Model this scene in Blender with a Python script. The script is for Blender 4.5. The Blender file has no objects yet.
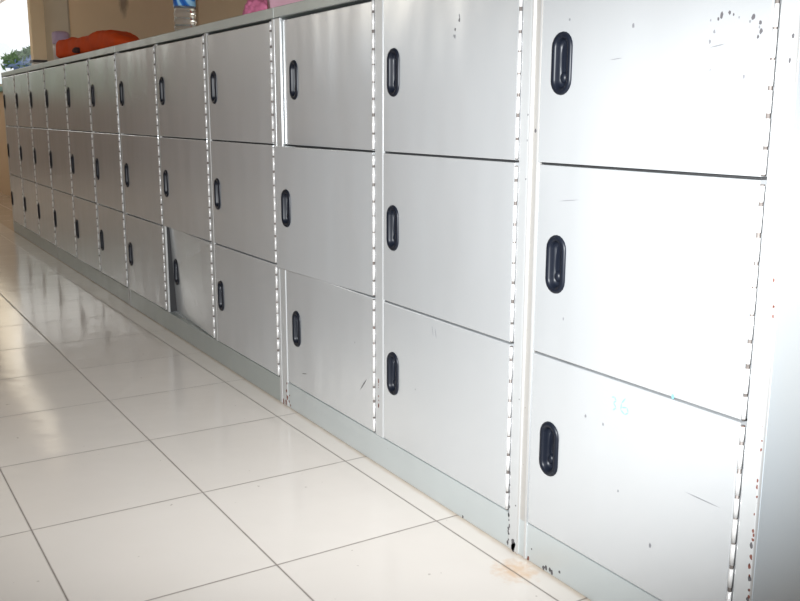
import bpy, bmesh, math, random
from mathutils import Vector, Matrix, noise

scene = bpy.context.scene
COL = scene.collection
R = math.radians
RND = random.Random(7)

# ------------------------------------------------------------------ materials
def new_mat(name):
    m = bpy.data.materials.new(name); m.use_nodes = True
    nt = m.node_tree; b = nt.nodes['Principled BSDF']
    return m, nt, b

def simple(name, col, rough=.5, metal=0., spec=.5, **kw):
    m, nt, b = new_mat(name)
    b.inputs['Base Color'].default_value = (*col, 1)
    b.inputs['Roughness'].default_value = rough
    b.inputs['Metallic'].default_value = metal
    b.inputs['Specular IOR Level'].default_value = spec
    for k, v in kw.items():
        b.inputs[k.replace('_', ' ')].default_value = v
    return m

def mathn(nt, op, a, b=None, c=None):
    n = nt.nodes.new('ShaderNodeMath'); n.operation = op
    for i, v in enumerate((a, b, c)):
        if v is None: continue
        if isinstance(v, (int, float)): n.inputs[i].default_value = v
        else: nt.links.new(v, n.inputs[i])
    return n.outputs[0]

def mixc(nt, fac, a, b):
    n = nt.nodes.new('ShaderNodeMix'); n.data_type = 'RGBA'
    for s, v in ((n.inputs[0], fac), (n.inputs[6], a), (n.inputs[7], b)):
        if isinstance(v, (int, float)): s.default_value = v
        elif isinstance(v, tuple): s.default_value = (*v, 1)
        else: nt.links.new(v, s)
    return n.outputs[2]

def noise_n(nt, vec, scale, detail=3, rough=.5):
    n = nt.nodes.new('ShaderNodeTexNoise')
    n.inputs['Scale'].default_value = scale; n.inputs['Detail'].default_value = detail
    n.inputs['Roughness'].default_value = rough
    nt.links.new(vec, n.inputs['Vector']); return n.outputs['Fac']

def ramp(nt, fac, stops):
    n = nt.nodes.new('ShaderNodeValToRGB')
    e = n.color_ramp.elements
    e[0].position, e[0].color = stops[0][0], (*stops[0][1], 1)
    e[1].position, e[1].color = stops[-1][0], (*stops[-1][1], 1)
    for p, c in stops[1:-1]:
        x = e.new(p); x.color = (*c, 1)
    nt.links.new(fac, n.inputs[0]); return n.outputs[0]

def paint(name, base, alt, rough=.235, rust=0.0, bump=.02, metal=.45):
    """semi-gloss silver-grey enamel on sheet steel, softly uneven"""
    m, nt, b = new_mat(name)
    g = nt.nodes.new('ShaderNodeNewGeometry'); pos = g.outputs['Position']
    n1 = noise_n(nt, pos, 2.3, 3); n2 = noise_n(nt, pos, 6, 2, .5)
    c = mixc(nt, mathn(nt, 'MULTIPLY', n1, .8), base, alt)
    if rust:
        n3 = noise_n(nt, pos, 95, 4, .65)
        r = ramp(nt, n3, [(1 - rust - .02, (0, 0, 0)), (1 - rust + .02, (1, 1, 1))])
        c = mixc(nt, r, c, (.13, .055, .035))
    nt.links.new(c, b.inputs['Base Color'])
    b.inputs['Metallic'].default_value = metal
    rr = mathn(nt, 'MULTIPLY_ADD', n2, .05, rough - .03)
    nt.links.new(rr, b.inputs['Roughness'])
    bp = nt.nodes.new('ShaderNodeBump'); bp.inputs['Strength'].default_value = .35
    bp.inputs['Distance'].default_value = bump
    mp = nt.nodes.new('ShaderNodeMapping'); mp.inputs['Scale'].default_value = (1, 1, .35)   # sheet waviness, mostly up and down
    nt.links.new(pos, mp.inputs[0])
    nt.links.new(noise_n(nt, mp.outputs[0], 4.2, 2), bp.inputs['Height'])
    nt.links.new(bp.outputs[0], b.inputs['Normal'])
    return m

M = {}
M['door'] = paint('door_enamel', (.60, .61, .62), (.54, .56, .57))
M['frame'] = paint('frame_enamel', (.58, .60, .60), (.50, .54, .53), rust=.27, metal=.35)
M['post'] = paint('post_enamel', (.58, .59, .59), (.53, .54, .545), rough=.34, rust=.26, metal=.4)
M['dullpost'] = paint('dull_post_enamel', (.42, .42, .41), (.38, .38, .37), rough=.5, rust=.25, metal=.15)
M['edge'] = paint('worn_edge_enamel', (.40, .43, .42), (.33, .36, .34), rough=.34, rust=.25, metal=.35)
M['plinth'] = paint('plinth_enamel', (.53, .56, .56), (.46, .50, .50), rough=.34, rust=.25, metal=.35)
M['side'] = paint('side_enamel', (.47, .51, .54), (.43, .47, .50), rough=.36, metal=.3)
M['dirty'] = paint('grimy_enamel', (.50, .485, .465), (.46, .44, .41), rough=.42, rust=.27)
M['hinge'] = simple('hinge_enamel', (.74, .73, .72), .28, .35)
M['pin'] = paint('bare_hinge_pin', (.24, .215, .20), (.18, .15, .14), rough=.55, rust=.35)
M['black'] = simple('black_plastic', (.006, .008, .014), .42, 0, .3)
M['chip'] = simple('chipped_paint', (.09, .085, .09), .6)
M['rust'] = simple('rust', (.15, .05, .035), .85)
M['scratch'] = simple('scratch', (.17, .17, .18), .6)
M['ink'] = simple('faded_teal_ink', (.15, .34, .385), .6)
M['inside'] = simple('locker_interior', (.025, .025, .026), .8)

# wall plaster
def plaster(name, a, b_, spot=False):
    m, nt, b = new_mat(name)
    g = nt.nodes.new('ShaderNodeNewGeometry'); pos = g.outputs['Position']
    c = mixc(nt, noise_n(nt, pos, 1.6, 5, .6), a, b_)
    if spot:   # a small brown stain on the wall
        d = nt.nodes.new('ShaderNodeVectorMath'); d.operation = 'DISTANCE'
        nt.links.new(pos, d.inputs[0]); d.inputs[1].default_value = (-5.25, .46, 1.575)
        f = ramp(nt, mathn(nt, 'ADD', d.outputs['Value'], mathn(nt, 'MULTIPLY', noise_n(nt, pos, 20), .08)),
                 [(.10, (1, 1, 1)), (.16, (0, 0, 0))])
        c = mixc(nt, mathn(nt, 'MULTIPLY', f, .8), c, (.14, .08, .05))
    nt.links.new(c, b.inputs['Base Color']); b.inputs['Roughness'].default_value = .7
    return m
M['wall'] = plaster('beige_plaster', (.64, .47, .30), (.56, .40, .25), True)
M['wallgrey'] = plaster('grey_beige_plaster', (.46, .40, .32), (.42, .36, .28))
M['pillar'] = plaster('cream_plaster', (.92, .75, .52), (.88, .70, .48))
M['far'] = plaster('brown_plaster', (.36, .26, .21), (.28, .21, .16))
M['ceil'] = plaster('ceiling_white', (.74, .70, .62), (.70, .66, .58))

# glazed floor tiles with dark joints
def floor_mat():
    m, nt, b = new_mat('glazed_floor_tile')
    g = nt.nodes.new('ShaderNodeNewGeometry'); pos = g.outputs['Position']
    sx = nt.nodes.new('ShaderNodeSeparateXYZ'); nt.links.new(pos, sx.inputs[0])
    X, Y = sx.outputs[0], sx.outputs[1]
    TX, TY, X0, Y0, AN = .42414, .38854, -1.01756, -.05529, .00485
    u0 = mathn(nt, 'ADD', X, mathn(nt, 'MULTIPLY', Y, AN / TY))
    v0 = mathn(nt, 'ADD', Y, mathn(nt, 'MULTIPLY', X, -AN / TX))
    def cell(v, off, T):
        t = mathn(nt, 'DIVIDE', mathn(nt, 'SUBTRACT', v, off), T)
        fr = mathn(nt, 'FRACT', mathn(nt, 'ADD', t, 100.5))
        d = mathn(nt, 'MULTIPLY', mathn(nt, 'ABSOLUTE', mathn(nt, 'SUBTRACT', fr, .5)), T)
        return d, mathn(nt, 'FLOOR', mathn(nt, 'ADD', t, 100.0))
    du, iu = cell(u0, X0 + AN * X0, TX); dv, iv = cell(v0, Y0 - AN * X0 / TX, TY)
    d = mathn(nt, 'MINIMUM', du, dv)
    wob = mathn(nt, 'MULTIPLY', noise_n(nt, pos, 40), .0009)
    jt = ramp(nt, mathn(nt, 'ADD', d, wob), [(.0017, (1, 1, 1)), (.0030, (0, 0, 0))])
    cb = nt.nodes.new('ShaderNodeCombineXYZ'); nt.links.new(iu, cb.inputs[0]); nt.links.new(iv, cb.inputs[1])
    wn = nt.nodes.new('ShaderNodeTexWhiteNoise'); nt.links.new(cb.outputs[0], wn.inputs['Vector'])
    tone = mixc(nt, wn.outputs['Value'], (.74, .69, .64), (.70, .65, .60))
    cl = noise_n(nt, pos, 5, 6, .65)
    tone = mixc(nt, mathn(nt, 'MULTIPLY', cl, .25), tone, (.64, .58, .51))
    sp = ramp(nt, noise_n(nt, pos, 48, 2), [(.745, (0, 0, 0)), (.77, (1, 1, 1))])
    tone = mixc(nt, mathn(nt, 'MULTIPLY', sp, .5), tone, (.30, .25, .21))
    # rusty seep beside the cabinet foot
    ds = nt.nodes.new('ShaderNodeVectorMath'); ds.operation = 'DISTANCE'
    nt.links.new(pos, ds.inputs[0]); ds.inputs[1].default_value = (-.75, -.045, 0)
    f = ramp(nt, mathn(nt, 'ADD', ds.outputs['Value'], mathn(nt, 'MULTIPLY', noise_n(nt, pos, 60, 4), .09)),
             [(.055, (1, 1, 1)), (.10, (0, 0, 0))])
    tone = mixc(nt, mathn(nt, 'MULTIPLY', f, .55), tone, (.62, .36, .16))
    # grime where the tiles meet the plinth
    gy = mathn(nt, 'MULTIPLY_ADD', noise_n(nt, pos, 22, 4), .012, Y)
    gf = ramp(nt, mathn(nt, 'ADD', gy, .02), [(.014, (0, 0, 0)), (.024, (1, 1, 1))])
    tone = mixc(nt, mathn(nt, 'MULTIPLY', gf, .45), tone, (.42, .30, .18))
    col = mixc(nt, jt, tone, (.13, .10, .085))
    nt.links.new(col, b.inputs['Base Color'])
    nt.links.new(mathn(nt, 'MULTIPLY_ADD', jt, .6, .13), b.inputs['Roughness'])
    h = mathn(nt, 'MULTIPLY', jt, -1)
    b1 = nt.nodes.new('ShaderNodeBump'); b1.inputs['Strength'].default_value = .5; b1.inputs['Distance'].default_value = .001
    nt.links.new(h, b1.inputs['Height'])
    b2 = nt.nodes.new('ShaderNodeBump'); b2.inputs['Strength'].default_value = .12; b2.inputs['Distance'].default_value = .01
    nt.links.new(noise_n(nt, pos, 7, 2), b2.inputs['Height']); nt.links.new(b1.outputs[0], b2.inputs['Normal'])
    nt.links.new(b2.outputs[0], b.inputs['Normal'])
    return m
M['floor'] = floor_mat()

# ------------------------------------------------------------------ helpers
def box(bm, x0, x1, y0, y1, z0, z1, mi=0, bev=0.):
    vs = [bm.verts.new((x, y, z)) for x in (x0, x1) for y in (y0, y1) for z in (z0, z1)]
    q = [(0, 1, 3, 2), (4, 6, 7, 5), (0, 4, 5, 1), (2, 3, 7, 6), (0, 2, 6, 4), (1, 5, 7, 3)]
    fs = [bm.faces.new([vs[i] for i in f]) for f in q]
    for f in fs: f.material_index = mi
    if bev:
        es = list({e for f in fs for e in f.edges})
        bmesh.ops.bevel(bm, geom=es, offset=bev, segments=2, profile=.6, affect='EDGES')
    return fs

def obj(name, bm, mats, parent=None, smooth=False, loc=None):
    me = bpy.data.meshes.new(name)
    bmesh.ops.recalc_face_normals(bm, faces=bm.faces[:])
    bm.to_mesh(me); bm.free()
    for m in (mats if isinstance(mats, (list, tuple)) else [mats]): me.materials.append(m)
    if smooth:
        for p in me.polygons: p.use_smooth = True
    o = bpy.data.objects.new(name, me); COL.objects.link(o)
    if parent: o.parent = parent
    if loc: o.location = loc
    return o

def link_copy(o, parent, name=None):
    c = o.copy(); COL.objects.link(c); c.parent = parent; return c

def empty(name, loc, label, cat, group=None):
    o = bpy.data.objects.new(name, None); COL.objects.link(o); o.location = loc
    o.empty_display_size = .1
    tag(o, label, cat, group); return o

def tag(o, label, cat, group=None):
    o['label'] = label; o['category'] = cat
    if group: o['group'] = group

def struct(name, bm, m):
    o = obj(name, bm, m); o['kind'] = 'structure'; return o

# ------------------------------------------------------------------ setting
FY, BY = -3.3, .46           # front wall, back wall
XL, XR, ZC = -14., 3.2, 3.0
bm = bmesh.new(); box(bm, XL, XR, FY - .0, BY, -.12, 0); struct('floor', bm, M['floor'])
bm = bmesh.new(); box(bm, XL - .2, XR + .2, FY - .2, BY + .2, ZC, ZC + .15); struct('ceiling', bm, M['ceil'])
# back wall with the far window
WX0, WX1, WZ0, WZ1 = -12.6, -7.72, 1.17, 2.5
bm = bmesh.new()
box(bm, WX1, XR + .2, BY, BY + .2, -.12, ZC)
box(bm, XL - .2, WX0, BY, BY + .2, -.12, ZC)
box(bm, WX0, WX1, BY, BY + .2, -.12, WZ0)
box(bm, WX0, WX1, BY, BY + .2, WZ1, ZC)
struct('wall_back', bm, M['wall'])
bm = bmesh.new(); box(bm, -7.60, -6.74, BY - .012, BY, 0, ZC); struct('trim_1', bm, M['wallgrey'])
# narrow pier beside the window, standing on a ledge block
bm = bmesh.new(); box(bm, -7.73, -7.62, .345, BY, 1.325, ZC); struct('trim_2', bm, M['pillar'])
bm = bmesh.new(); box(bm, -7.74, -7.60, .335, BY, 1.305, 1.325); struct('trim_3', bm, simple('dark_ledge', (.05, .045, .045), .5))
bm = bmesh.new(); box(bm, -7.73, -7.61, .345, BY, 0, 1.305); struct('trim_4', bm, simple('pale_pier_base', (.62, .58, .52), .6))
# window: frame, bars and glass
bm = bmesh.new()
fr = .05
box(bm, WX0, WX1, BY + .08, BY + .12, WZ0, WZ0 + fr); box(bm, WX0, WX1, BY + .08, BY + .12, WZ1 - fr, WZ1)
for x in (WX0, -11.6, WX1 - fr): box(bm, x, x + fr, BY + .08, BY + .12, WZ0 + fr, WZ1 - fr)
w = struct('window_1', bm, simple('window_frame_paint', (.70, .66, .55), .5))
bm = bmesh.new(); box(bm, WX0 + fr, WX1 - fr, BY + .096, BY + .1, WZ0 + fr, WZ1 - fr)
g = simple('clear_glass', (1, 1, 1), .0, 0, .5, Transmission_Weight=1.0); g.node_tree.nodes['Principled BSDF'].inputs['IOR'].default_value = 1.02
obj('pane', bm, g, w)
bm = bmesh.new(); box(bm, WX0, WX1 - .02, BY - .05, BY + .08, WZ0 - .05, WZ0, bev=.006)
struct('trim_5', bm, simple('teal_sill_paint', (.16, .34, .33), .5))

# front and far end walls, each with an unseen opening made up for reflections
O2 = (-8.5, -6.2, 1.30, 2.6); O3 = (-2.9, .2, 1.16, 2.6)
bm = bmesh.new()
box(bm, O2[1], XR + .2, FY - .2, FY, -.12, ZC)
box(bm, XL - .2, O2[0], FY - .2, FY, -.12, ZC)
box(bm, O2[0], O2[1], FY - .2, FY, -.12, O2[2]); box(bm, O2[0], O2[1], FY - .2, FY, O2[3], ZC)
struct('wall_front', bm, M['far'])
bm = bmesh.new()
box(bm, XL - .2, XL, FY, O3[0], -.12, ZC); box(bm, XL - .2, XL, O3[1], BY, -.12, ZC)
box(bm, XL - .2, XL, O3[0], O3[1], -.12, O3[2]); box(bm, XL - .2, XL, O3[0], O3[1], O3[3], ZC)
struct('wall_left', bm, M['far'])
bm = bmesh.new(); box(bm, XR, XR + .2, FY, BY, -.12, ZC); struct('wall_right', bm, M['wall'])

# outdoors
def ground_mat():
    m, nt, b = new_mat('pale_concrete_yard')
    g = nt.nodes.new('ShaderNodeNewGeometry')
    nt.links.new(mixc(nt, noise_n(nt, g.outputs['Position'], 1.2, 5), (.62, .60, .55), (.52, .52, .44)), b.inputs['Base Color'])
    b.inputs['Roughness'].default_value = .8; return m
bm = bmesh.new(); box(bm, -60, 40, -40, 40, -.32, -.13); o = struct('ground', bm, ground_mat())
def leaf_mat(name, a, b_):
    m, nt, b = new_mat(name)
    g = nt.nodes.new('ShaderNodeNewGeometry')
    nt.links.new(mixc(nt, noise_n(nt, g.outputs['Position'], 9, 5, .7), a, b_), b.inputs['Base Color'])
    b.inputs['Roughness'].default_value = .6; return m
def bush(bm, cx, cy, cz, rx, ry, rz, seed, n=260):
    rnd = random.Random(seed)
    r = bmesh.ops.create_icosphere(bm, subdivisions=4, radius=1)
    for v in r['verts']:
        d = 1 + .35 * noise.noise(v.co * 2.2 + Vector((seed, 0, 0))) + .14 * noise.noise(v.co * 7)
        v.co = Vector((cx + v.co.x * rx * d, cy + v.co.y * ry * d, cz + v.co.z * rz * d))
    for _ in range(n):
        a, t = rnd.uniform(0, 6.283), math.acos(rnd.uniform(-.4, 1))
        p = Vector((cx + rx * math.sin(t) * math.cos(a), cy + ry * math.sin(t) * math.sin(a), cz + rz * math.cos(t)))
        p += Vector([rnd.uniform(-.1, .1) for _ in range(3)])
        u = Vector([rnd.uniform(-1, 1) for _ in range(3)]).normalized() * .11
        w_ = u.cross(Vector([rnd.uniform(-1, 1) for _ in range(3)])).normalized() * .035
        bm.faces.new([bm.verts.new(q) for q in (p - u, p + w_, p + u, p - w_)])
M['leaf'] = leaf_mat('garden_leaves', (.10, .20, .05), (.26, .36, .10))
M['leaf2'] = leaf_mat('dark_hedge_leaves', (.06, .14, .04), (.13, .22, .08))

# raised blue planter with a shrub in it, seen through the far window
pl = empty('raised_planter', (-20.6, 2.7, -.13), 'blue trough planter on legs with green foliage, outside the far window', 'planter')
mb = simple('blue_planter_paint', (.07, .15, .40), .5)
bm = bmesh.new(); box(bm, -2.6, 2.3, -.25, .25, 2.08, 2.20, bev=.01); obj('trough', bm, mb, pl)
for sx in (-2.5, -1.0, .6, 2.2):
    bm = bmesh.new(); box(bm, sx - .04, sx + .04, -.04, .04, 0, 2.08); obj('leg', bm, mb, pl)
bm = bmesh.new()
for i in range(6): bush(bm, -2.1 + i * .8, 0, 2.19, .5, .26, .09 + .04 * (i % 2), 11 + i, 120)
obj('foliage', bm, M['leaf2'], pl, True)
# timber beam outside, upper left of the window
bm = bmesh.new(); box(bm, -24., -12.5, 1.25, 1.35, 2.60, 2.66); box(bm, -24., -12.5, 1.25, 1.35, 2.69, 2.95)
o = obj('timber_beam', bm, simple('pink_brown_timber', (.50, .34, .29), .6))
o['kind'] = 'structure'
# unseen shrubs added for the locker doors to reflect
specs = [(-9.4, -6.6, .9, 1.1, .8, 1.2, 'leaf'), (-6.6, -7.4, .7, 1.1, .9, 1.1, 'leaf'), (-17.5, -2.6, 1.0, .9, .9, 1.35, 'leaf'), (-17.2, -.2, .8, .8, .9, 1.15, 'leaf2')]
gl = ['broad green shrub in the garden beyond the side opening, farther left', 'low rounded green shrub in the garden beyond the side opening, nearer',
      'tall bright green shrub beyond the far end opening', 'darker green shrub beyond the far end opening, beside the tall one']
for i, s in enumerate(specs):
    bm = bmesh.new(); bush(bm, *s[:6], 31 + i, 500)
    o = obj('garden_shrub', bm, M[s[6]], smooth=True); tag(o, gl[i], 'shrub', 'garden shrubs')

# ------------------------------------------------------------------ lockers
Z = [.0805, .4390, .8010, 1.1600]     # door boundary heights
HT = 1.1910; DEP = .445; GAP = .0022

def stadium(w, h, n=10, cx=0, cz=0):
    r = w / 2; s = h / 2 - r; pts = []
    for k in range(n + 1):
        a = math.pi * k / n; pts.append((cx + r * math.cos(a), cz + s + r * math.sin(a)))
    for k in range(n + 1):
        a = math.pi + math.pi * k / n; pts.append((cx + r * math.cos(a), cz - s + r * math.sin(a)))
    return pts

def make_handle_mesh():
    bm = bmesh.new()
    W, H = .053, .110
    prof = [(0, 0), (.0006, -.0022), (.0024, -.0042), (.0060, -.0048), (.0098, -.0040), (.0118, -.0012), (.0130, .0045), (.0150, .0105)]
    loops = [[bm.verts.new((x, y, z)) for x, z in stadium(W - 2 * i, H - 2 * i)] for i, y in prof]
    n = len(loops[0])
    for a, b in zip(loops[:-1], loops[1:]):
        for k in range(n): bm.faces.new([a[k], a[(k + 1) % n], b[(k + 1) % n], b[k]])
    bm.faces.new(loops[-1])
    # finger latch inside the cup
    for (x, z, rx, rz, ry) in ((-.004, -.024, .008, .010, .006), (-.0075, .006, .0016, .026, .006)):
        r = bmesh.ops.create_uvsphere(bm, u_segments=14, v_segments=8, radius=1)
        for v in r['verts']: v.co = Vector((x + v.co.x * rx, .0095 + v.co.y * ry, z + v.co.z * rz))
    me = obj('handle', bm, M['black'], smooth=True)
    return me

def make_hinge_mesh(h):
    bm = bmesh.new(); z = .004; k = 0
    def cyl(z0, z1, r, mi):
        n = 10; c = [[bm.verts.new((r * math.cos(2 * math.pi * j / n), r * math.sin(2 * math.pi * j / n), zz)) for j in range(n)] for zz in (z0, z1)]
        for j in range(n):
            f = bm.faces.new([c[0][j], c[0][(j + 1) % n], c[1][(j + 1) % n], c[1][j]]); f.material_index = mi; f.smooth = True
        for cc in c:
            f = bm.faces.new(cc); f.material_index = mi
    cyl(.002, h - .002, .0031, 1)
    while z < h - .012:
        L = min(.0345 + .004 * math.sin(k * 2.1), h - .004 - z)
        cyl(z, z + L, .0037, 0); z += L + .0050 + .0025 * math.sin(k * 1.3); k += 1
    return obj('hinge', bm, [M['hinge'], M['pin']])

HANDLE = make_handle_mesh()
HINGE = make_hinge_mesh(Z[1] - Z[0] - 2 * GAP)
used = {'h': False, 'g': False}
def take(proto, key, parent):
    if not used[key]:
        used[key] = True; proto.parent = parent; return proto
    return link_copy(proto, parent)

def flat_poly(bm, pts, mi, y=-.00025):
    """thin raised fleck of another finish on the sheet front, built with real (tiny) thickness"""
    a = [bm.verts.new((x, y, z)) for x, z in pts]; b = [bm.verts.new((x, .0002, z)) for x, z in pts]
    n = len(pts)
    fs = [bm.faces.new(a)] + [bm.faces.new([a[i], a[(i + 1) % n], b[(i + 1) % n], b[i]]) for i in range(n)]
    for f in fs: f.material_index = mi

def fleck(bm, x, z, r, mi, rnd, asp=1.5):
    n = 7; a0 = rnd.uniform(0, 3)
    flat_poly(bm, [(x + r * rnd.uniform(.6, 1.2) * math.cos(a0 + 6.283 * k / n), z + asp * r * rnd.uniform(.6, 1.2) * math.sin(a0 + 6.283 * k / n)) for k in range(n)], mi)

def stroke(bm, x0, z0, x1, z1, wd, mi):
    d = Vector((x1 - x0, z1 - z0)); L = d.length; d /= L; nrm = Vector((-d.y, d.x)) * wd / 2
    m = Vector(((x0 + x1) / 2, (z0 + z1) / 2)) + nrm * .8
    flat_poly(bm, [(x0, z0), (x0 + .3 * L * d.x - nrm.x, z0 + .3 * L * d.y - nrm.y), (x0 + .7 * L * d.x - nrm.x, z0 + .7 * L * d.y - nrm.y), (x1, z1),
                   (x1 - .3 * L * d.x + nrm.x, z1 - .3 * L * d.y + nrm.y), (x0 + .3 * L * d.x + nrm.x, z0 + .3 * L * d.y + nrm.y)], mi)

def make_door(parent, px, xl, xr, z0, z1, hx, hz, swing=0., marks=(), twist=0., seed=0):
    """px = cabinet origin x. xl, xr world edges. Local origin: hinge axis, bottom of the door."""
    rnd = random.Random(seed)
    T = .016
    x0, x1 = xl - xr + .0015, -.0058; h0, h1 = GAP, z1 - z0 - GAP - (.005 if z1 > 1.1 else 0)
    bm = bmesh.new()
    HX, HZ = hx - xr, hz - z0
    # folded front sheet: outer rectangle with a stadium hole for the handle cup
    b = .0022
    outer = [(x0 + b, h0 + b), (x1 - b, h0 + b), (x1 - b, h1 - b), (x0 + b, h1 - b)]
    hole = stadium(.050, .105, 10, HX, HZ)
    vo = [bm.verts.new((x, 0, z)) for x, z in outer]; vh = [bm.verts.new((x, 0, z)) for x, z in hole]
    es = [bm.edges.new((vo[i], vo[(i + 1) % 4])) for i in range(4)] + [bm.edges.new((vh[i], vh[(i + 1) % len(vh)])) for i in range(len(vh))]
    bmesh.ops.triangle_fill(bm, use_beauty=True, use_dissolve=False, edges=es)
    o1 = [bm.verts.new((x, y, z)) for (x, z), y in zip([(x0 + .0006, h0 + .0006), (x1 - .0006, h0 + .0006), (x1 - .0006, h1 - .0006), (x0 + .0006, h1 - .0006)], [.0006] * 4)]
    o2 = [bm.verts.new((x, .0024, z)) for x, z in [(x0, h0), (x1, h0), (x1, h1), (x0, h1)]]
    o3 = [bm.verts.new((x, T, z)) for x, z in [(x0, h0), (x1, h0), (x1, h1), (x0, h1)]]
    for A, B in ((vo, o1), (o1, o2), (o2, o3)):
        for i in range(4): bm.faces.new([A[i], A[(i + 1) % 4], B[(i + 1) % 4], B[i]])
    bm.faces.new(o3[::-1])
    v2 = [bm.verts.new((x, .012, z)) for x, z in hole]
    for i in range(len(vh)): bm.faces.new([vh[i], vh[(i + 1) % len(vh)], v2[(i + 1) % len(vh)], v2[i]])
    bm.faces.new(v2)
    for mk in marks:
        if mk[0] == 'f': fleck(bm, mk[1] - xr, mk[2] - z0, mk[3], mk[4], rnd)
        else: stroke(bm, mk[1] - xr, mk[2] - z0, mk[3] - xr, mk[4] - z0, mk[5], mk[6])
    if twist:   # lower free corner pushed in
        for v in bm.verts:
            u = -v.co.x / (xr - xl); t = 1 - v.co.z / (z1 - z0)
            v.co.y += twist * u * (.5 + .5 * t)
    d = obj('door', bm, [M['door'], M['chip'], M['scratch'], M['ink'], M['rust']], parent)
    d.location = (xr - px, 0, z0); d.rotation_euler.z = R(-swing)
    hd = take(HANDLE, 'h', d); hd.location = (HX, 0, HZ)
    if twist: hd.location.y = twist * .65
    hg = take(HINGE, 'g', d); hg.location = (.0, -.0005, GAP)
    return d

def post(parent, px, x0, x1, mat, y0=.0, seed=0, flecks=(), lipped=False, zb=.001):
    bm = bmesh.new()
    box(bm, x0 - px, x1 - px, y0, y0 + .008, zb, HT - .031 if not lipped else HT - .001, bev=.0022 if mat is not M['dullpost'] else .0007)
    if lipped:
        w = .0045
        box(bm, x0 - px - .0004, x0 - px + w, y0 - .004, y0 + .004, .001, HT - .002, mi=3, bev=.0014)
        box(bm, x1 - px - w, x1 - px + .0004, y0 - .004, y0 + .004, .001, HT - .002, mi=3, bev=.0014)
    rnd = random.Random(seed)
    for (x, z, r, mi) in flecks:
        fleckbm = bm
        n0 = len(bm.verts); bm.verts.ensure_lookup_table()
        fleck(bm, x - px, z, r, mi, rnd, rnd.uniform(1, 2.6))
        for v in bm.verts:
            if v.index == -1 and abs(v.co.y) < .0004: v.co.y += y0
    return obj('post', bm, [mat, M['chip'], M['rust'], M['post']], parent)

def cabinet(label, xa, xb, cols, posts, marks={}, swings={}, twists={}, seed=0, postflecks={}, plinthflecks=()):
    """xa, xb: outer sides; cols: (door left, hinge x, handle x); posts: (x0, x1, material, lipped)"""
    rnd = random.Random(seed); px = (xa + xb) / 2
    t = empty('locker_cabinet', (px, 0, 0), label, 'locker', 'steel lockers standing in a row')
    A, B = xa - px + .0006, xb - px - .0006
    bm = bmesh.new(); s = .0015
    box(bm, A, A + s, .0082, DEP, .001, HT - .032); box(bm, A + s, B - s, DEP - s, DEP, .001, HT - .032)
    obj('back_panel', bm, M['frame'], t)
    # visible end panel
    bm = bmesh.new(); box(bm, B - s, B, .0082, DEP, .001, HT - .0315); obj('side_panel', bm, M['side'], t)
    # shelves and partitions
    for zz in Z[:3]:
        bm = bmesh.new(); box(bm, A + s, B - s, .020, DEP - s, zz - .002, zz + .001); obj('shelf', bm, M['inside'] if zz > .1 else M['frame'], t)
    for c in cols[1:]:
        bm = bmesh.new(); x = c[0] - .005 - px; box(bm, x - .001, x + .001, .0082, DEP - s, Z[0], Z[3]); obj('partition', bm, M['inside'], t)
    # top: folded sheet with a deep front edge
    bm = bmesh.new()
    box(bm, A, B, -.0015, DEP, HT - .030, HT, bev=.002)
    obj('top_panel', bm, M['edge'], t)
    # plinth
    bm = bmesh.new()
    box(bm, A + .004, B - .004, .0015, .0185, .001, Z[0] - .0012, bev=.0015)
    for (x, z, r, mi) in plinthflecks:
        n0 = set(bm.verts); fleck(bm, x - px, z, r, mi, rnd, 1.3)
        for v in set(bm.verts) - n0: v.co.y += .0015
    obj('plinth', bm, [M['edge'] if seed > 2 else M['plinth'], M['chip'], M['rust']], t)
    for i, (x0, x1, mt, lip) in enumerate(posts):
        fl = list(postflecks.get(i, ()))
        post(t, px, x0, x1, M[mt], .0 if not lip else .002, seed * 9 + i, fl, lip, .001 if i in (0, len(posts) - 1) else Z[0])
    for ci, (xl, xh, hx) in enumerate(cols):
        for ri in range(3):
            z0, z1 = Z[ri], Z[ri + 1]
            sw = swings.get((ci, ri), rnd.uniform(-.5, .02))
            make_door(t, px, xl, xh, z0, z1, hx, (z0 + z1) / 2 + (.004 if seed == 2 else -.002), sw, marks.get((ci, ri), ()), twists.get((ci, ri), 0), seed * 50 + ci * 5 + ri)
    return t

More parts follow.
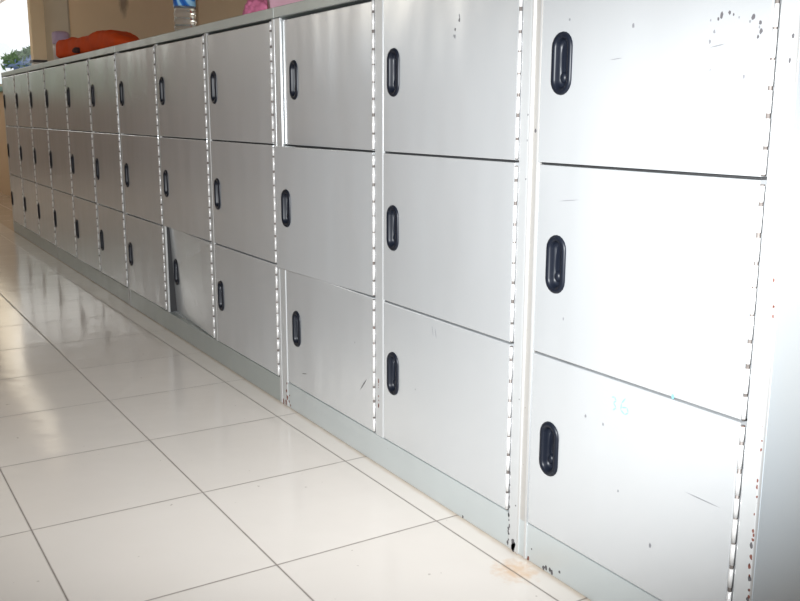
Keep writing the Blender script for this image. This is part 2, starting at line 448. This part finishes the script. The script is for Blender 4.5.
# cabinet nearest the camera (one column)
r1 = random.Random(3)
def fl_line(x, z0, z1, n, mi, r=(.0012, .003), jx=.0015):
    return [(x + r1.uniform(-jx, jx), r1.uniform(z0, z1), r1.uniform(*r), mi) for _ in range(n)]
marksC = {
 (0, 2): [('f', -.376, 1.032, .0035, 1), ('f', -.381, 1.027, .002, 1), ('f', -.362, 1.034, .0025, 1), ('f', -.355, 1.031, .0015, 1), ('f', -.321, 1.024, .0032, 1), ('f', -.326, 1.019, .0018, 2),
          ('f', -.309, 1.016, .0026, 1), ('f', -.307, 1.004, .003, 1), ('f', -.311, .997, .0022, 1), ('f', -.387, 1.009, .0022, 2), ('f', -.394, .995, .0022, 2), ('f', -.395, 1.026, .0016, 2),
          ('s', -.394, .987, -.365, .991, .0016, 2), ('f', -.33, .943, .0022, 2), ('f', -.549, 1.030, .003, 2), ('f', -.345, 1.026, .0015, 2), ('f', -.31, 1.01, .0016, 2),
          ('s', -.599, .979, -.569, .981, .0012, 2), ('f', -.70, 1.052, .002, 2), ('f', -.39, .955, .0013, 2)],
 (0, 1): [('s', -.715, .735, -.66, .742, .0012, 2), ('f', -.421, .443, .0035, 3), ('f', -.69, .52, .002, 2)],
 (0, 0): [('s', -.382, .292, -.314, .291, .0016, 2), ('s', -.557, .405, -.550, .407, .0020, 3), ('s', -.550, .407, -.546, .401, .0020, 3), ('s', -.546, .401, -.552, .396, .0020, 3),
          ('s', -.552, .396, -.545, .389, .0020, 3), ('s', -.545, .389, -.553, .382, .0020, 3),
          ('s', -.524, .412, -.533, .400, .0020, 3), ('s', -.533, .400, -.534, .388, .0020, 3), ('s', -.534, .388, -.524, .382, .0020, 3), ('s', -.524, .382, -.516, .388, .0020, 3),
          ('s', -.516, .388, -.520, .396, .0020, 3), ('s', -.520, .396, -.532, .393, .0020, 3),
          ('f', -.62, .352, .0025, 2), ('f', -.575, .35, .002, 2), ('f', -.45, .17, .003, 2), ('f', -.53, .24, .002, 2)]}
cabinet('grey steel locker cabinet of a single column, nearest at the right end of the row', -.8065, -.248,
        [(-.775, -.284, -.7160)], [(-.8058, -.7775, 'dirty', True), (-.2785, -.2488, 'post', False)],
        marksC, {(0, 2): -.55, (0, 1): -.1, (0, 0): -.08}, {}, 1,
        {1: fl_line(-.2505, .02, .36, 16, 2, (.0010, .0026)) + fl_line(-.2505, .36, .65, 7, 2, (.0008, .0016)) + fl_line(-.252, .1, .3, 8, 1) + [(-.255, .995, .0022, 1), (-.257, .962, .0018, 1), (-.253, .66, .002, 2), (-.253, .22, .0035, 2), (-.253, .12, .004, 2)],
         0: [(-.79, .06, .002, 1), (-.785, .03, .002, 1), (-.79, .86, .003, 1)]},
        [(-.722, .006, .004, 1), (-.714, .009, .0045, 1), (-.703, .011, .004, 1), (-.697, .008, .0045, 1), (-.675, .018, .003, 1), (-.76, .03, .002, 1), (-.77, .006, .004, 2)])
marksB = {
 (1, 2): [('f', -1.041, 1.080, .003, 1), ('s', -1.042, 1.092, -1.040, 1.083, .002, 1), ('f', -1.056, 1.062, .0028, 1), ('f', -1.056, 1.048, .003, 2), ('f', -1.06, 1.05, .002, 2)],
 (1, 0): [('s', -1.131, .418, -1.125, .396, .0016, 2), ('s', -1.118, .416, -1.113, .392, .0016, 2), ('f', -1.2, .25, .002, 2)],
 (0, 0): [('s', -1.473, .177, -1.435, .217, .0035, 1), ('s', -1.835, .133, -1.796, .141, .0025, 1), ('f', -1.5, .3, .002, 2)]}
cabinet('two-column grey steel locker cabinet, one middle door slightly ajar', -1.9765, -.8075,
        [(-1.934, -1.3966, -1.862), (-1.352, -.841, -1.303)],
        [(-1.976, -1.9365, 'post', False), (-1.3912, -1.3535, 'post', False), (-.8352, -.8083, 'post', False)],
        marksB, {(0, 1): -3.1, (0, 2): .9, (0, 0): .12, (1, 0): 0., (1, 1): -.1, (1, 2): 0.}, {}, 2,
        {0: [(-1.945, .05, .005, 2), (-1.94, .03, .006, 2), (-1.95, .012, .006, 2), (-1.94, .075, .004, 2), (-1.968, .01, .005, 2)],
         1: fl_line(-1.375, .1, .3, 8, 2), 2: fl_line(-.834, .0, .2, 14, 1, (.0015, .0035), .002) + fl_line(-.815, .005, .02, 8, 1, (.003, .006), .006) + fl_line(-.812, .1, .9, 5, 1, (.001, .002), .001)},
        [(-1.93, .02, .004, 2), (-1.925, .04, .003, 2), (-1.92, .01, .003, 2), (-1.0, .005, .003, 1)] )
# three cabinets of three columns, receding
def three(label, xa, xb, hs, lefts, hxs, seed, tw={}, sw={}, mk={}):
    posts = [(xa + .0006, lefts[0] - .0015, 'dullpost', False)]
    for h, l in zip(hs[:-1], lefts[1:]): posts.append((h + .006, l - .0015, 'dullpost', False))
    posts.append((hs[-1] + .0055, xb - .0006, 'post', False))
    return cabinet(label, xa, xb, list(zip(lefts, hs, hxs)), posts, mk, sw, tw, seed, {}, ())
three('nine-door grey steel locker cabinet with a bent-in bottom middle door, under the bottle', -3.7435, -1.9775, [-3.1504, -2.5755, -2.000],
      [-3.712, -3.122, -2.545], [-3.650, -3.064, -2.490], 3, {(1, 0): .034},
      {(1, 0): .1, (0, 2): -.45, (1, 2): -.15, (2, 2): .1, (0, 1): -.1, (1, 1): -.3, (2, 1): 0., (2, 0): -.05})
three('nine-door grey steel locker cabinet in the middle of three, under the orange bag', -5.3935, -3.7445, [-4.823, -4.275, -3.753],
      [-5.365, -4.800, -4.250], [-5.345, -4.745, -4.198], 4)
three('grey steel locker cabinet of nine doors at the far left end of the row', -7.020, -5.3945, [-6.479, -5.934, -5.404],
      [-6.992, -6.456, -5.912], [-6.960, -6.415, -5.875], 5)

# ------------------------------------------------------------------ things on top
TOP = HT + .0005
# water bottle
bt = empty('water_bottle', (-3.01, .085, TOP), 'clear ribbed plastic water bottle with a blue label', 'bottle')
def lathe(bm, prof, n=32):
    rings = [[bm.verts.new((r * math.cos(6.28318 * k / n), r * math.sin(6.28318 * k / n), z)) for k in range(n)] for r, z in prof]
    for a, b in zip(rings[:-1], rings[1:]):
        for k in range(n): bm.faces.new([a[k], a[(k + 1) % n], b[(k + 1) % n], b[k]])
    bm.faces.new(rings[0][::-1]); bm.faces.new(rings[-1])
prof = [(.030, .0), (.040, .003), (.0435, .012)]
for k in range(22):
    z = .014 + k * .0045; prof.append((.0425 - .0028 * (0.5 - .5 * math.cos(2 * math.pi * z / .026)), z))
prof += [(.0415, .115), (.0415, .20), (.043, .21), (.042, .235), (.034, .262), (.020, .285), (.0135, .295), (.0135, .312)]
bm = bmesh.new(); lathe(bm, prof)
wm = simple('clear_plastic_with_water', (.93, .95, .93), .03, 0, .5, Transmission_Weight=.92); wm.node_tree.nodes['Principled BSDF'].inputs['IOR'].default_value = 1.33
obj('body', bm, wm, bt, True)
def label_mat():
    m, nt, b = new_mat('blue_label_film')
    g = nt.nodes.new('ShaderNodeTexCoord')
    w = nt.nodes.new('ShaderNodeTexWave'); w.inputs['Scale'].default_value = 9; w.inputs['Distortion'].default_value = 6; w.bands_direction = 'DIAGONAL'
    nt.links.new(g.outputs['Object'], w.inputs['Vector'])
    nt.links.new(ramp(nt, w.outputs['Fac'], [(.0, (.02, .10, .42)), (.6, (.03, .2, .60)), (.9, (.35, .62, .85))]), b.inputs['Base Color'])
    b.inputs['Roughness'].default_value = .25; return m
bm = bmesh.new(); lathe(bm, [(.0418, .103), (.0430, .1035), (.0430, .188), (.0418, .1885)]); obj('label', bm, label_mat(), bt, True)
bm = bmesh.new(); lathe(bm, [(.0155, .302), (.0158, .304), (.0158, .322), (.0145, .324)], 24); obj('cap', bm, simple('blue_cap', (.04, .18, .55), .4), bt, True)

# orange cloth bag: soft flattened pouch
def orange_bag():
    bm = bmesh.new(); NU, NV = 64, 28
    A, B = Vector((-5.02, .085)), Vector((-3.72, .135))
    ax = (B - A); L = ax.length; ax /= L; nr = Vector((-ax.y, ax.x))
    rows = []
    for i in range(NU + 1):
        u = i / NU
        hgt = (.108 * (1 - .12 * math.sin(u * 5)) if u < .15 else .104 - .012 * (u - .15) - .008 * math.sin((u - .15) * 9))
        hgt = hgt * (1 if u < .62 else max(.02, 1 - ((u - .62) / .38) ** 1.25)) * (.9 + .1 * min(1, u / .03)) + .004
        wd = .085 * (1 - .35 * u) * (1 if u < .7 else max(.1, 1 - ((u - .7) / .3) ** 1.6 * .85))
        row = []
        for j in range(NV):
            a = 2 * math.pi * j / NV
            ca, sa = math.cos(a), math.sin(a)
            y = wd * math.copysign(abs(ca) ** .7, ca); z = hgt / 2 + hgt / 2 * math.copysign(abs(sa) ** .4, sa)
            c = A + ax * (u * L) + nr * y
            p = Vector((c.x, c.y, z))
            k = noise.noise(Vector((u * 9, a * 1.1, 0))) * .010 + noise.noise(Vector((u * 26, a * 2.6, 3))) * .005
            q = Vector((0, ca, max(sa, 0)))
            p += Vector((nr.x * q.y, nr.y * q.y, q.z)) * k
            p.z = max(p.z, .0)
            row.append(bm.verts.new(p))
        rows.append(row)
    for a, b in zip(rows[:-1], rows[1:]):
        for j in range(NV): bm.faces.new([a[j], a[(j + 1) % NV], b[(j + 1) % NV], b[j]])
    bm.faces.new(rows[0][::-1]); bm.faces.new(rows[-1])
    for v in bm.verts: v.co.x += 4.5; v.co.y -= .1
    m, nt, b = new_mat('orange_fabric')
    g = nt.nodes.new('ShaderNodeNewGeometry')
    nt.links.new(mixc(nt, noise_n(nt, g.outputs['Position'], 14, 4), (.80, .095, .008), (.62, .058, .005)), b.inputs['Base Color'])
    b.inputs['Roughness'].default_value = .75; b.inputs['Specular IOR Level'].default_value = .2
    root = empty('cloth_bag', (-4.5, .1, TOP), 'soft orange-red fabric bag lying flat on the locker tops', 'bag')
    obj('body', bm, m, root, True)
    # open mouth on the front side, its shade put in as a solid dark patch
    bm = bmesh.new(); c = []
    n = 20
    ring = []
    for k in range(n):
        a = 2 * math.pi * k / n
        ring.append(bm.verts.new((-.10 + .06 * math.cos(a), -.088 + .0 * k, .028 + .014 * math.sin(a) * (1 + .3 * math.cos(a)))))
    ring2 = [bm.verts.new((v.co.x, v.co.y + .02, v.co.z)) for v in ring]
    for k in range(n): bm.faces.new([ring[k], ring[(k + 1) % n], ring2[(k + 1) % n], ring2[k]])
    bm.faces.new(ring); bm.faces.new(ring2[::-1])
    obj('opening', bm, simple('dark_fold', (.05, .012, .012), .9), root, True)['label'] = 'dark open mouth of the bag'
orange_bag()

# pale container with a purple lid behind the bag
pt = empty('lidded_container', (-5.83, .20, TOP), 'pale plastic container with a purple lid behind the orange bag', 'container')
bm = bmesh.new(); lathe(bm, [(.047, 0), (.050, .005), (.052, .12), (.050, .145)]); obj('body', bm, simple('milky_plastic', (.72, .62, .60), .35, Transmission_Weight=.2), pt, True)
bm = bmesh.new(); lathe(bm, [(.053, .141), (.054, .144), (.054, .205), (.050, .215), (.030, .222)]); obj('lid', bm, simple('purple_plastic', (.46, .34, .48), .5), pt, True)

# pink things by the end of that cabinet
def crumple(name, cx, cy, sx, sy, sz, col, label, cat, seed, peak=0):
    bm = bmesh.new(); bmesh.ops.create_icosphere(bm, subdivisions=5, radius=1)
    for v in bm.verts:
        d = v.co.copy(); k = 1 + .22 * noise.noise(d * 1.7 + Vector((seed, 0, 0))) + .10 * noise.noise(d * 5 + Vector((seed, 2, 0)))
        x, y, z = d.x * k, d.y * k, d.z * k
        if peak: 
            t = max(z, 0); x = x * (1 - .55 * t) + .12 * t; z = z * (1 + .1 * t)
        v.co = Vector((x * sx, y * sy, max(0, (z + .45) * sz)))
    m, nt, b = new_mat(name + '_fabric')
    g = nt.nodes.new('ShaderNodeNewGeometry')
    nt.links.new(mixc(nt, noise_n(nt, g.outputs['Position'], 22, 4), col, tuple(c * .8 for c in col)), b.inputs['Base Color'])
    b.inputs['Roughness'].default_value = .7
    o = obj(name, bm, m, None, True, (cx, cy, TOP)); tag(o, label, cat)
crumple('folded_cloth', -2.345, .115, .072, .055, .048, (.62, .17, .30), 'deep pink crumpled cloth left of the paler pink one', 'cloth', 4, 1)
def soft_pack(name, x0, x1, y0, y1, h, col, label):
    bm = bmesh.new()
    box(bm, x0, x1, y0, y1, 0, h, bev=.0)
    bmesh.ops.subdivide_edges(bm, edges=bm.edges[:], cuts=14, use_grid_fill=True)
    for v in bm.verts:
        n = noise.noise(v.co * 9) * .012 + noise.noise(v.co * 30) * .003
        if v.co.z > .001: v.co.z += n; v.co.y += n * .5
    m = simple(name + '_fabric', col, .6)
    o = obj(name, bm, m, None, True, ((x0 + x1) / 2, 0, TOP)); 
    for v in o.data.vertices: v.co.x -= (x0 + x1) / 2
    tag(o, label, 'cloth')
soft_pack('folded_blanket', -2.12, -1.80, .045, .30, .13, (.86, .50, .62), 'light pink folded cloth above the joint between two cabinets')
bm = bmesh.new(); box(bm, -.018, .018, -.03, .03, 0, .075, bev=.006)
o = obj('small_pouch', bm, simple('crimson_fabric', (.35, .03, .09), .6), None, False, (-2.17, .10, TOP)); tag(o, 'small dark crimson pouch standing against the light pink cloth', 'pouch')

# ------------------------------------------------------------------ light
wd = bpy.data.worlds.new('World'); scene.world = wd; wd.use_nodes = True
bg = wd.node_tree.nodes['Background']; bg.inputs[0].default_value = (.93, .97, 1, 1); bg.inputs[1].default_value = 1.15
def area(name, loc, rot, sx, sy, energy, col):
    l = bpy.data.lights.new(name, 'AREA'); l.shape = 'RECTANGLE'; l.size = sx; l.size_y = sy; l.energy = energy; l.color = col
    o = bpy.data.objects.new(name, l); COL.objects.link(o); o.location = loc; o.rotation_euler = rot; return o
# daylight through the window and through the two made-up openings
area('daylight_garden_side', ((O2[0] + O2[1]) / 2, FY - .12, 2.15), (R(75), 0, 0), 2.2, .7, 15, (1, .88, .70))
area('daylight_far_end', (XL - .12, (O3[0] + O3[1]) / 2, 2.2), (R(75), 0, R(-90)), 3.0, .6, 13, (1, .95, .85))
area('daylight_window', ((WX0 + WX1) / 2, BY + .02, 1.85), (R(-90), 0, 0), 4.6, 1.2, 30, (1, .86, .64))
# ------------------------------------------------------------------ camera
yaw, pit, roll = R(58.631), R(11.435), R(.1769)
f = Vector((-math.sin(yaw) * math.cos(pit), math.cos(yaw) * math.cos(pit), -math.sin(pit)))
r = f.cross(Vector((0, 0, 1))).normalized(); u = r.cross(f)
r2 = r * math.cos(roll) + u * math.sin(roll); u2 = -r * math.sin(roll) + u * math.cos(roll)
cd = bpy.data.cameras.new('camera'); cd.sensor_width = 36; cd.lens = 915.446 * 36 / 800; cd.clip_start = .02
cam = bpy.data.objects.new('camera', cd); COL.objects.link(cam)
mw = Matrix((r2, u2, -f)).transposed().to_4x4(); mw.translation = (.56333, -1.11856, .88772)
cam.matrix_world = mw
scene.camera = cam
# the photographer's flash, a few centimetres above the lens, aimed where the camera looks
fl = bpy.data.lights.new('camera_flash', 'SPOT'); fl.energy = 480; fl.color = (.95, .98, 1); fl.spot_size = R(56); fl.spot_blend = 1; fl.shadow_soft_size = .02
flo = bpy.data.objects.new('camera_flash', fl); COL.objects.link(flo)
flo.matrix_world = Matrix.Translation(Vector((.5, -1.14, .95)) - mw.translation) @ mw @ Matrix.Diagonal((2.4, 1, 1, 1))   # a flash window is wider than tall

vs = scene.view_settings
vs.view_transform = 'Standard'; vs.look = 'None'; vs.exposure = 0; vs.gamma = 1; vs.use_curve_mapping = False
